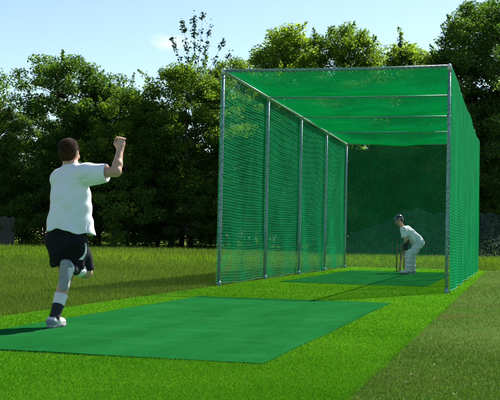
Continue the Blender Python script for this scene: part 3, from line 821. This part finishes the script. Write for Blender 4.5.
    # pads: shield with upright rolls, knee roll and straps
    for k_, a_ in ((knL, anL), (knR, anR)):
        Pd = Field((-.2, a_[1] - .16, .05), (.25, a_[1] + .16, .72), .007)
        f = A(-1, 0, 0)
        top = k_ + A(.035, 0, .16); bot = a_ + A(-.045, 0, .02); kn = k_ + A(-.065, 0, 0)
        for j in range(-2, 3):
            yy = j * .034; dx = abs(j) ** 2 * .011
            Pd.cone(bot + A(dx, yy * .85, 0), kn + A(dx, yy, 0), .020, .023, .006)
            Pd.cone(kn + A(dx, yy, .0), top + A(dx - .03, yy, 0), .023, .021, .006)
        for zz in (-.02, .05, .11): Pd.cone(k_ + A(-.078 + zz * .25, -.06, zz), k_ + A(-.078 + zz * .25, .06, zz), .026, .026, .008)
        p = Pd.build('pad', pad_m, root)
        for t in (.25, .55, .92):
            c = a_ * (1 - t) + k_ * t; b_ = MB(); an = np.linspace(-2.2, 2.2, 20)
            b_.tube(np.stack([c[0] + .080 * np.cos(an), c[1] + .082 * np.sin(an), np.full(20, c[2])], -1), .011, 6); b_.build('strap', strap_m, p, True)
    # shoes
    for a_ in (anL, anR):
        shoe(A(a_[0] + .075, a_[1], 0), A(a_[0] - .20, a_[1] - .02, 0), A(0, 0, 1), 0, root, a_)
    # gloves, closed round the handle
    bt = A(-.268, -.02, .03); hd = haL + A(.014, 0, .10)                 # toe of the blade, top of the handle
    ax = (hd - bt) / np.linalg.norm(hd - bt)
    for h_, sg in ((haL, 1), (haR, -1)):
        t = (h_ - bt) @ ax; c = bt + ax * t
        G = Field(c - .13, c + .13, .005)
        wd = A(.35, -.5 * sg, .6); wd /= np.linalg.norm(wd)
        side_ = np.cross(ax, A(1, 0, 0)); side_ /= np.linalg.norm(side_); bk = np.cross(side_, ax)
        G.ell(c + bk * .034, (.026, .042, .046), frame(side_, ax), 0)
        G.cone(c + bk * .04, (h_ + A(.03, -.03 * sg, .09)), .034, .040, .03)
        for i in range(4):
            o_ = ax * (.033 - .022 * i); pts = [c + o_ + .033 * (math.cos(a) * bk + math.sin(a) * side_ * sg) for a in (.4, 1.4, 2.4, 3.3, 4.0)]
            for u, v in zip(pts[:-1], pts[1:]): G.cone(u, v, .0125, .0115, .004)
        pts = [c + ax * .03 + .034 * (math.cos(a) * bk + math.sin(a) * side_ * sg) for a in (-.3, -1.2, -2.0)]
        for u, v in zip(pts[:-1], pts[1:]): G.cone(u, v + ax * .01, .014, .012, .004)
        G.build('glove', glove_m, root)
    # helmet
    Hm = Field(headc - .2, headc + .2, .007)
    Hm.ell(q(0, -.012, .040), (.100, .122, .104), Rm, 0)
    Hm.ell(q(0, -.045, -.02), (.094, .085, .080), Rm, .03)
    Hm.ell(q(0, .12, -.055), (.12, .11, .10), Rm, 0, 's')
    Hm.plane(q(0, 0, -.06), Rm @ np.array([0, 0, -1.]))
    Hm.ell(q(0, -.006, .010), (.083, .104, .103), Rm, 0, 's')
    he = Hm.build('helmet', navy, root)
    Pk = Field(headc - .24, headc + .24, .007)
    Pk.ell(q(0, .105, .052), (.088, .075, .012), Rm @ np.array(Matrix.Rotation(-.2, 3, 'X')), 0)
    Pk.build('peak', navy, he)
    gr = MB()
    for z_, wd_ in ((-.012, .088), (-.038, .085), (-.062, .078)):
        an = np.linspace(-1.25, 1.25, 16)
        gr.tube(np.array([q(wd_ * 1.12 * math.sin(a), .03 + .115 * math.cos(a), z_) for a in an]), .003, 6)
    gr.build('grille', steel, he, True)
    # bat (held: a thing of its own)
    bo = thing('cricket_bat', 'reddish brown cricket bat held upright by the batsman, toe on the mat', 'bat', BL, YAW)
    Rb = frame(ax, A(-1, .25, 0)); P = lambda x, y, z: bt + Rb @ A(x, y, z)
    bl = MB(); ln_ = .56; prof = [(0, .046, .012), (.02, .053, .016), (.15, .054, .024), (.30, .054, .027), (.46, .053, .018), (.53, .040, .014), (ln_, .018, .014)]
    V = []; Q = []
    for y, hw, th in prof:
        V += [P(-hw, y, -.011), P(hw, y, -.011), P(hw, y, .002), P(hw * .4, y, th), P(-hw * .4, y, th), P(-hw, y, .002)]
    n = 6
    for i in range(len(prof) - 1):
        for j in range(n): Q.append((i*n+j, i*n+(j+1) % n, (i+1)*n+(j+1) % n, (i+1)*n+j))
    e = len(prof) - 1
    Q += [(3, 2, 1, 0), (5, 4, 3, 0), (e*n, e*n+1, e*n+2, e*n+3), (e*n, e*n+3, e*n+4, e*n+5)]
    bl.add(V, Q); bl.build('blade', bat_m, bo)
    hl = MB(); tl = np.linalg.norm(hd - bt); hl.tube([P(0, ln_ - .03, 0), P(0, ln_ + .05, 0), P(0, tl - .01, 0), P(0, tl, 0)], [.014, .0165, .0165, .018], 12); hl.build('handle', grip_m, bo, True)
batsman()

# ------------------------------------------------------------------ trees
bark = simple('bark', (.035, .028, .02), (.08, .065, .045), 6, rough=.95, bump=.8, bscale=14)
LEAF = {
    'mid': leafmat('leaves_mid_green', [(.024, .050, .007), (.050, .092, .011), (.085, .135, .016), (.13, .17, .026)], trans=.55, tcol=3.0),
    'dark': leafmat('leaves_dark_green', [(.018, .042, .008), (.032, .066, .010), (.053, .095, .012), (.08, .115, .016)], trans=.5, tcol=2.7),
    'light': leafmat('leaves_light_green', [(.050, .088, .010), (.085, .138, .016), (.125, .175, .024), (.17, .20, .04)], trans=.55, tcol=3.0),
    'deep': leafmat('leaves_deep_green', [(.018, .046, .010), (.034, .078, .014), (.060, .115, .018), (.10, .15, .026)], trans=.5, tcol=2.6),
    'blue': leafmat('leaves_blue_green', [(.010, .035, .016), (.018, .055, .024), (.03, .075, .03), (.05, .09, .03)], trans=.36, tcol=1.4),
}
def leaves_mesh(name, C, size, rr, up_bias=.5):
    """one folded-flat leaf face at each point C"""
    n = len(C)
    nv = rr.normal(0, 1, (n, 3)); nv[:, 2] += up_bias * 1.6; nv /= np.linalg.norm(nv, axis=1)[:, None]
    t = rr.normal(0, 1, (n, 3)); t -= nv * (t * nv).sum(1)[:, None]; t /= np.linalg.norm(t, axis=1)[:, None] + 1e-9
    b = np.cross(nv, t)
    l = (size * (.65 + .7 * rr.random(n)))[:, None]
    V = np.stack([C - t * l * .5, C + b * l * .30 - t * l * .05 - nv * l * .08, C + t * l * .5, C - b * l * .30 - t * l * .05 - nv * l * .08], 1)
    return mesh(name, V.reshape(-1, 3), np.arange(n * 4).reshape(n, 4))
def make_tree(seed, h, wd, base, nclump, per, size, kind, sprigs=8, cr=(.55, 1.05), top=1.0, depth=None, lowskirt=.2, trunk_r=.16):
    """returns crown mesh and trunk mesh; crown from height base to h, half width wd"""
    rr = np.random.default_rng(seed)
    pts = []; cents = []; rads = []
    lob = rr.random((4, 3)) * 6.28
    for i in range(nclump):
        t = rr.random() ** .68                              # height in the crown
        pr = math.sqrt(max(.02, 1 - (max(0, t - .42) / .60) ** 2)) * (.72 + .28 * min(1, t / .4))
        pr = max(pr, lowskirt * (1 - t))
        a = rr.random() * 2 * math.pi
        rad = wd * pr * (rr.random() ** .42) * (1 + .22 * math.sin(2 * a + lob[0, 0]) + .18 * math.sin(3 * a + 5 * t + lob[1, 0]))
        z = base + (h - base) * t * top
        c = np.array([rad * math.cos(a), rad * math.sin(a), z]); s = rr.uniform(*cr) * (1 - .25 * t)
        cents.append(c); rads.append(s)
    cents = np.array(cents); rads = np.array(rads)
    for c, s in zip(cents, rads):
        m = int(per * (s / np.mean(cr)) ** 2)
        d = rr.normal(0, 1, (m, 3)); d /= np.linalg.norm(d, axis=1)[:, None]
        rr_ = s * rr.random(m)[:, None] ** .45
        p = c + d * rr_ * np.array([1.15, 1.15, .75])
        pts.append(p)
    for k in range(sprigs):                                  # shoots that break the outline
        i = rr.integers(len(cents)); c = cents[i]
        dr = np.array([c[0], c[1], 0]) / (wd + .01) + np.array([0, 0, .9]) + rr.normal(0, .3, 3); dr /= np.linalg.norm(dr)
        ln = rr.uniform(.5, 1.3); m = int(per * .3)
        tt = rr.random(m)[:, None]
        pts.append(c + dr * (rads[i] * .5 + ln * tt) + rr.normal(0, .16, (m, 3)) * (1.1 - tt))
    P = np.concatenate(pts); P = P[P[:, 2] > .15]
    cm = leaves_mesh('crown', P, size, rr)
    b = MB()
    bend = rr.normal(0, .12, (6, 2)).cumsum(0)
    hh = np.linspace(0, h * .86, 6)
    tr = np.array([(bend[i][0] * (i > 0), bend[i][1] * (i > 0), hh[i]) for i in range(6)])
    b.tube(tr, trunk_r * np.linspace(1.1, .12, 6), 9)
    order = rr.permutation(len(cents))[:34]
    for i in order:
        c = cents[i]; zz = max(.3, min(h * .8, c[2] - rr.uniform(.4, 1.0) * (np.hypot(c[0], c[1]) * .6 + .3)))
        s = np.array([np.interp(zz, hh, tr[:, 0]), np.interp(zz, hh, tr[:, 1]), zz])
        mid = (s + c) / 2 + rr.normal(0, .15, 3)
        b.tube([s, mid, c], [trunk_r * .42 * (1 - zz / h) + .02, trunk_r * .25 * (1 - zz / h) + .014, .008], 6)
    F = []
    if b.Q: F.append(np.concatenate(b.Q))
    if b.T: F.append(np.concatenate(b.T))
    tm = mesh('trunk', np.concatenate(b.V), F, True)
    return cm, tm
PROTO = {}
def tree(key, args, name, label, cat, loc, kind, rz=0, sc_=(1, 1, 1), group='trees of the wood edge'):
    first = key not in PROTO
    if first:
        cm, tm = make_tree(*args)
        cm.materials.append(LEAF[kind]); tm.materials.append(bark)
        PROTO[key] = (cm, tm)
    cm, tm = PROTO[key]
    root = thing(name, label, cat, tuple(loc), rz, group)
    root.scale = sc_
    c = bpy.data.objects.new('crown', cm); COL.objects.link(c); c.parent = root
    if c.data.materials[0] != LEAF[kind]:
        c.material_slots[0].link = 'OBJECT'; c.material_slots[0].material = LEAF[kind]
    t = bpy.data.objects.new('trunk', tm); COL.objects.link(t); t.parent = root
    return root
#            seed  h    wd  base clumps per size kind
TA = (11, 11.5, 3.7, .8, 230, 270, .15, 'mid', 26, (.4, .85))
TB = (12, 11.5, 3.1, .6, 210, 270, .15, 'mid', 30, (.4, .85))
TC = (13, 13.5, 2.7, 1.0, 220, 270, .16, 'light', 32, (.4, .85))
TD = (14, 14.5, 4.0, .6, 300, 280, .16, 'dark', 44, (.4, .9))

SH = (15, 4.2, 2.2, .1, 60, 260, .15, 'dark', 8, (.4, .8), 1.0, None, .9, .07)
def T_(key, args, label, px, dep, hgt, kind, rz, wide=1.0, name='broadleaf_tree', cat='tree', group='trees of the wood edge'):
    s = hgt / args[1]
    return tree(key, args, name, label, cat, at(px, dep), kind, rz, (s * wide, s * wide, s), group)
# front row
T_('A', TA, 'broad round-crowned tree directly behind the bowler\'s head, dark at left', 58, 66, 11.9, 'deep', .3, 1.2)
T_('A', TA, 'rounded tree shoulder right of the bowler\'s head, lower than the broad crown', 100, 67, 11.0, 'deep', 2.6, 1.0)
T_('A', TA, 'dark tree cut by the left photo edge beside the wooden fence', -12, 64, 8.7, 'dark', 2.1, .95)
T_('B', TB, 'lower bushy tree rising behind the bowler\'s raised fist', 128, 64, 9.4, 'mid', 1.0)
T_('B', TB, 'bushy tree under the tall bare shoots, just left of the net', 182, 65, 11.3, 'mid', 2.9, 1.1)
T_('A', TA, 'green tree right behind the front left post of the net', 232, 68, 12.2, 'mid', 4.0, .85)
T_('C', TC, 'upright light green tree above the middle left of the net roof', 285, 74, 15.6, 'light', .5, 1.3)
T_('D', TD, 'darker twin-topped tree above the middle of the net roof', 338, 72, 15.4, 'mid', 1.6, .95)
T_('B', TB, 'sparse topped light tree above the right half of the net roof', 402, 72, 14.2, 'light', .2, 1.15)
T_('D', TD, 'tallest dark tree beside the front right post, at the right photo edge', 480, 66, 16.0, 'deep', 3.3, 1.0)
T_('D', TD, 'dark tree cut by the right photo edge, beyond the tallest one', 530, 69, 15.8, 'dark', 5.0, 1.0)
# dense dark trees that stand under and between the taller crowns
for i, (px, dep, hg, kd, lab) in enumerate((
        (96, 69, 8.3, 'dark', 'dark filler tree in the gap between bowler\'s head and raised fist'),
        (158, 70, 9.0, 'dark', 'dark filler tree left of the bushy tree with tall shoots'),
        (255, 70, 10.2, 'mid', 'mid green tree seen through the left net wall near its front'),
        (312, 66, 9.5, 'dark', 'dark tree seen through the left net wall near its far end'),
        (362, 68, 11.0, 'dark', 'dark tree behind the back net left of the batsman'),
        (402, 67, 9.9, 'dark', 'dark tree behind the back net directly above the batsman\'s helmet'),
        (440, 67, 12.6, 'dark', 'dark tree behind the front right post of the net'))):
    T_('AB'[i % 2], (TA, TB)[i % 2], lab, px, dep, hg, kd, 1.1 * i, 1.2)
# far row that closes the gaps
for i in range(11):
    T_('A', TA, 'tree of the far row glimpsed through gaps between the front trees', -30 + i * 55, 84 + (i % 3) * 3, 8.6 + (i * 7 % 4) * .7, 'dark' if i % 2 else 'mid', i * .9, 1.25, group='far row of trees')
# lit bushes of the far side, seen as bright patches low between the trunks
for i in range(12):
    T_('S', SH, 'bush of the far side glimpsed as a bright patch low between the trunks', -20 + i * 48, 93 + (i % 3) * 2, 5.6 + (i * 5 % 3) * .6, 'mid', i * 1.1, 1.5, 'shrub', 'shrub', 'bushes of the far side')
# shrubs along the foot of the wood
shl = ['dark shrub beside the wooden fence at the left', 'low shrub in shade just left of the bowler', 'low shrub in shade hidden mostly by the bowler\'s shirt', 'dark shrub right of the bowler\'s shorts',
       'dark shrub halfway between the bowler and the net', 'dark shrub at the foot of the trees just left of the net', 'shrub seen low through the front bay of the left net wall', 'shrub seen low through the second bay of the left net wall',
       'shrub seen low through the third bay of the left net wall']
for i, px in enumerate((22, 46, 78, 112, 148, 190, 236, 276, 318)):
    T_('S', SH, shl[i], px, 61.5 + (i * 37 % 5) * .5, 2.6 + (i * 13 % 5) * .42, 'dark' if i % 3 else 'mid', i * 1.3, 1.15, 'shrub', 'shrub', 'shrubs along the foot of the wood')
# sapling with tall sparse shoots, left of the net
def sapling(px, dep, h, spread, seed, label, n_shoot=9, z_from=.62):
    rr = np.random.default_rng(seed)
    p0 = at(px, dep); root = thing('sapling', label, 'tree', tuple(p0), YAW, 'trees of the wood edge')
    b = MB(); b.tube([(0, 0, 0), (.05, 0, h * .4), (-.05, .05, h * .7)], [.08, .06, .03], 8); P = []
    for k in range(n_shoot):
        dx = spread * (2 * (k + .5) / n_shoot - 1) + rr.normal(0, .1); top = h * (1 - .30 * abs(dx / spread) ** 1.3 * rr.uniform(.6, 1.1))
        s = np.array([dx * .15, rr.normal(0, .15), h * z_from * rr.uniform(.85, 1.05)]); e = np.array([dx, rr.normal(0, .5), top]); m = (s + e) / 2 + np.array([-dx * .12, 0, .1])
        b.tube([s * .4 + np.array([0, 0, h * .4 * .6 + .5]), s, m, e], [.03, .022, .014, .006], 5)
        nn = 26
        tt = rr.random(nn) ** .7
        q = (1 - tt)[:, None] ** 2 * s + 2 * ((1 - tt) * tt)[:, None] * m + tt[:, None] ** 2 * e
        keep = rr.random(nn) < .75
        for c in q[keep]:
            P.append(c + rr.normal(0, .10, (9, 3)))
        P.append(e + rr.normal(0, .07, (9, 3)) * np.array([1, 1, 2.2]))
    P = np.concatenate(P)
    F = [np.concatenate(b.Q), np.concatenate(b.T)]
    obj('crown', leaves_mesh('crown', P, .19, rr, .2), LEAF['blue'], root)
    obj('trunk', mesh('trunk', np.concatenate(b.V), F, True), bark, root)
sapling(193, 67.5, 15.7, 2.6, 5, 'thin tall sapling with sparse leafy shoots above the bushy tree left of the net', 8)
sapling(402, 70, 15.0, 1.5, 9, 'sparse sapling top standing above the right half of the net roof', 7, .74)

# ------------------------------------------------------------------ ivy bank behind the net
def bank():
    n, m = 70, 16
    us = np.linspace(0, 1, n); vs_ = np.linspace(0, 1, m)
    V = np.zeros((n, m, 3)); rr = np.random.default_rng(3)
    for i, u in enumerate(us):
        px = 325 + u * 260
        top = 2.4 * np.clip((px - 330) / 75, 0, 1) ** .8
        for j, v in enumerate(vs_):
            dep = 54.5 + 6.5 * v
            z = top * math.sin(min(1, v * 1.25) * math.pi / 2) ** 1.2 * (1 + .05 * math.sin(px * .11) + .03 * math.sin(px * .27 + 1)) + .05 * math.sin(px * .5 + v * 9) * (v > .1) * min(1, top)
            V[i, j] = at(px, dep, z - .02)
    idx = np.arange(n * m).reshape(n, m)
    Q = np.stack([idx[:-1, :-1], idx[1:, :-1], idx[1:, 1:], idx[:-1, 1:]], -1).reshape(-1, 4)
    o = obj('hill', mesh('hill', V.reshape(-1, 3), Q, True), simple('bank_soil', (.13, .16, .15), (.24, .26, .25), 1.3, rough=1, bump=1, bscale=5)); tag(o, kind='structure')
    # ivy that covers it
    k = 42000; a = rr.random(k) * (n - 1); b_ = rr.random(k) * (m - 1)
    i, j = a.astype(int), b_.astype(int); fa, fb = (a - i)[:, None], (b_ - j)[:, None]
    P = V[i, j] * (1 - fa) * (1 - fb) + V[i+1, j] * fa * (1 - fb) + V[i, j+1] * (1 - fa) * fb + V[i+1, j+1] * fa * fb
    P[:, 2] += rr.random(k) * .16 * (.5 + .5 * np.sin(P[:, 0] * 1.9) * np.sin(P[:, 1] * 1.3)) + .02
    iv = obj('ivy_cover', leaves_mesh('ivy_cover', P, .15, rr, .6), leafmat('bank_leaves', [(.03, .065, .045), (.05, .10, .07), (.07, .125, .085), (.09, .14, .095)], trans=.3, tcol=1.3, gloss=.05))
    tag(iv, 'grey-green ivy covering the low bank behind the net', 'ivy', kind='stuff')
bank()

# ------------------------------------------------------------------ old board fence at the left edge
fw_ = simple('weathered_boards', (.05, .042, .034), (.085, .072, .058), 5, rough=.95, bump=.5, bscale=30)
fp = at(-4, 60.5)
fe = thing('wooden_fence', 'weathered grey-brown board fence in shade at the left photo edge', 'fence', tuple(fp), YAW)
rr = np.random.default_rng(2); b = MB(); x = -2.4
while x < 1.05:
    w_ = rr.uniform(.14, .19); b.box((x, -.012 + rr.normal(0, .004), .05), (x + w_ - .012, .012, 1.72 + rr.normal(0, .03))); x += w_
b.build('board_panel', fw_, fe)
for z in (.4, 1.3):
    b = MB(); b.box((-2.4, .014, z), (1.05, .06, z + .09)); b.build('rail', fw_, fe)
for x in (-2.35, -.7, 1.0):
    b = MB(); b.box((x - .05, .062, 0), (x + .05, .16, 1.8)); b.build('post', fw_, fe)
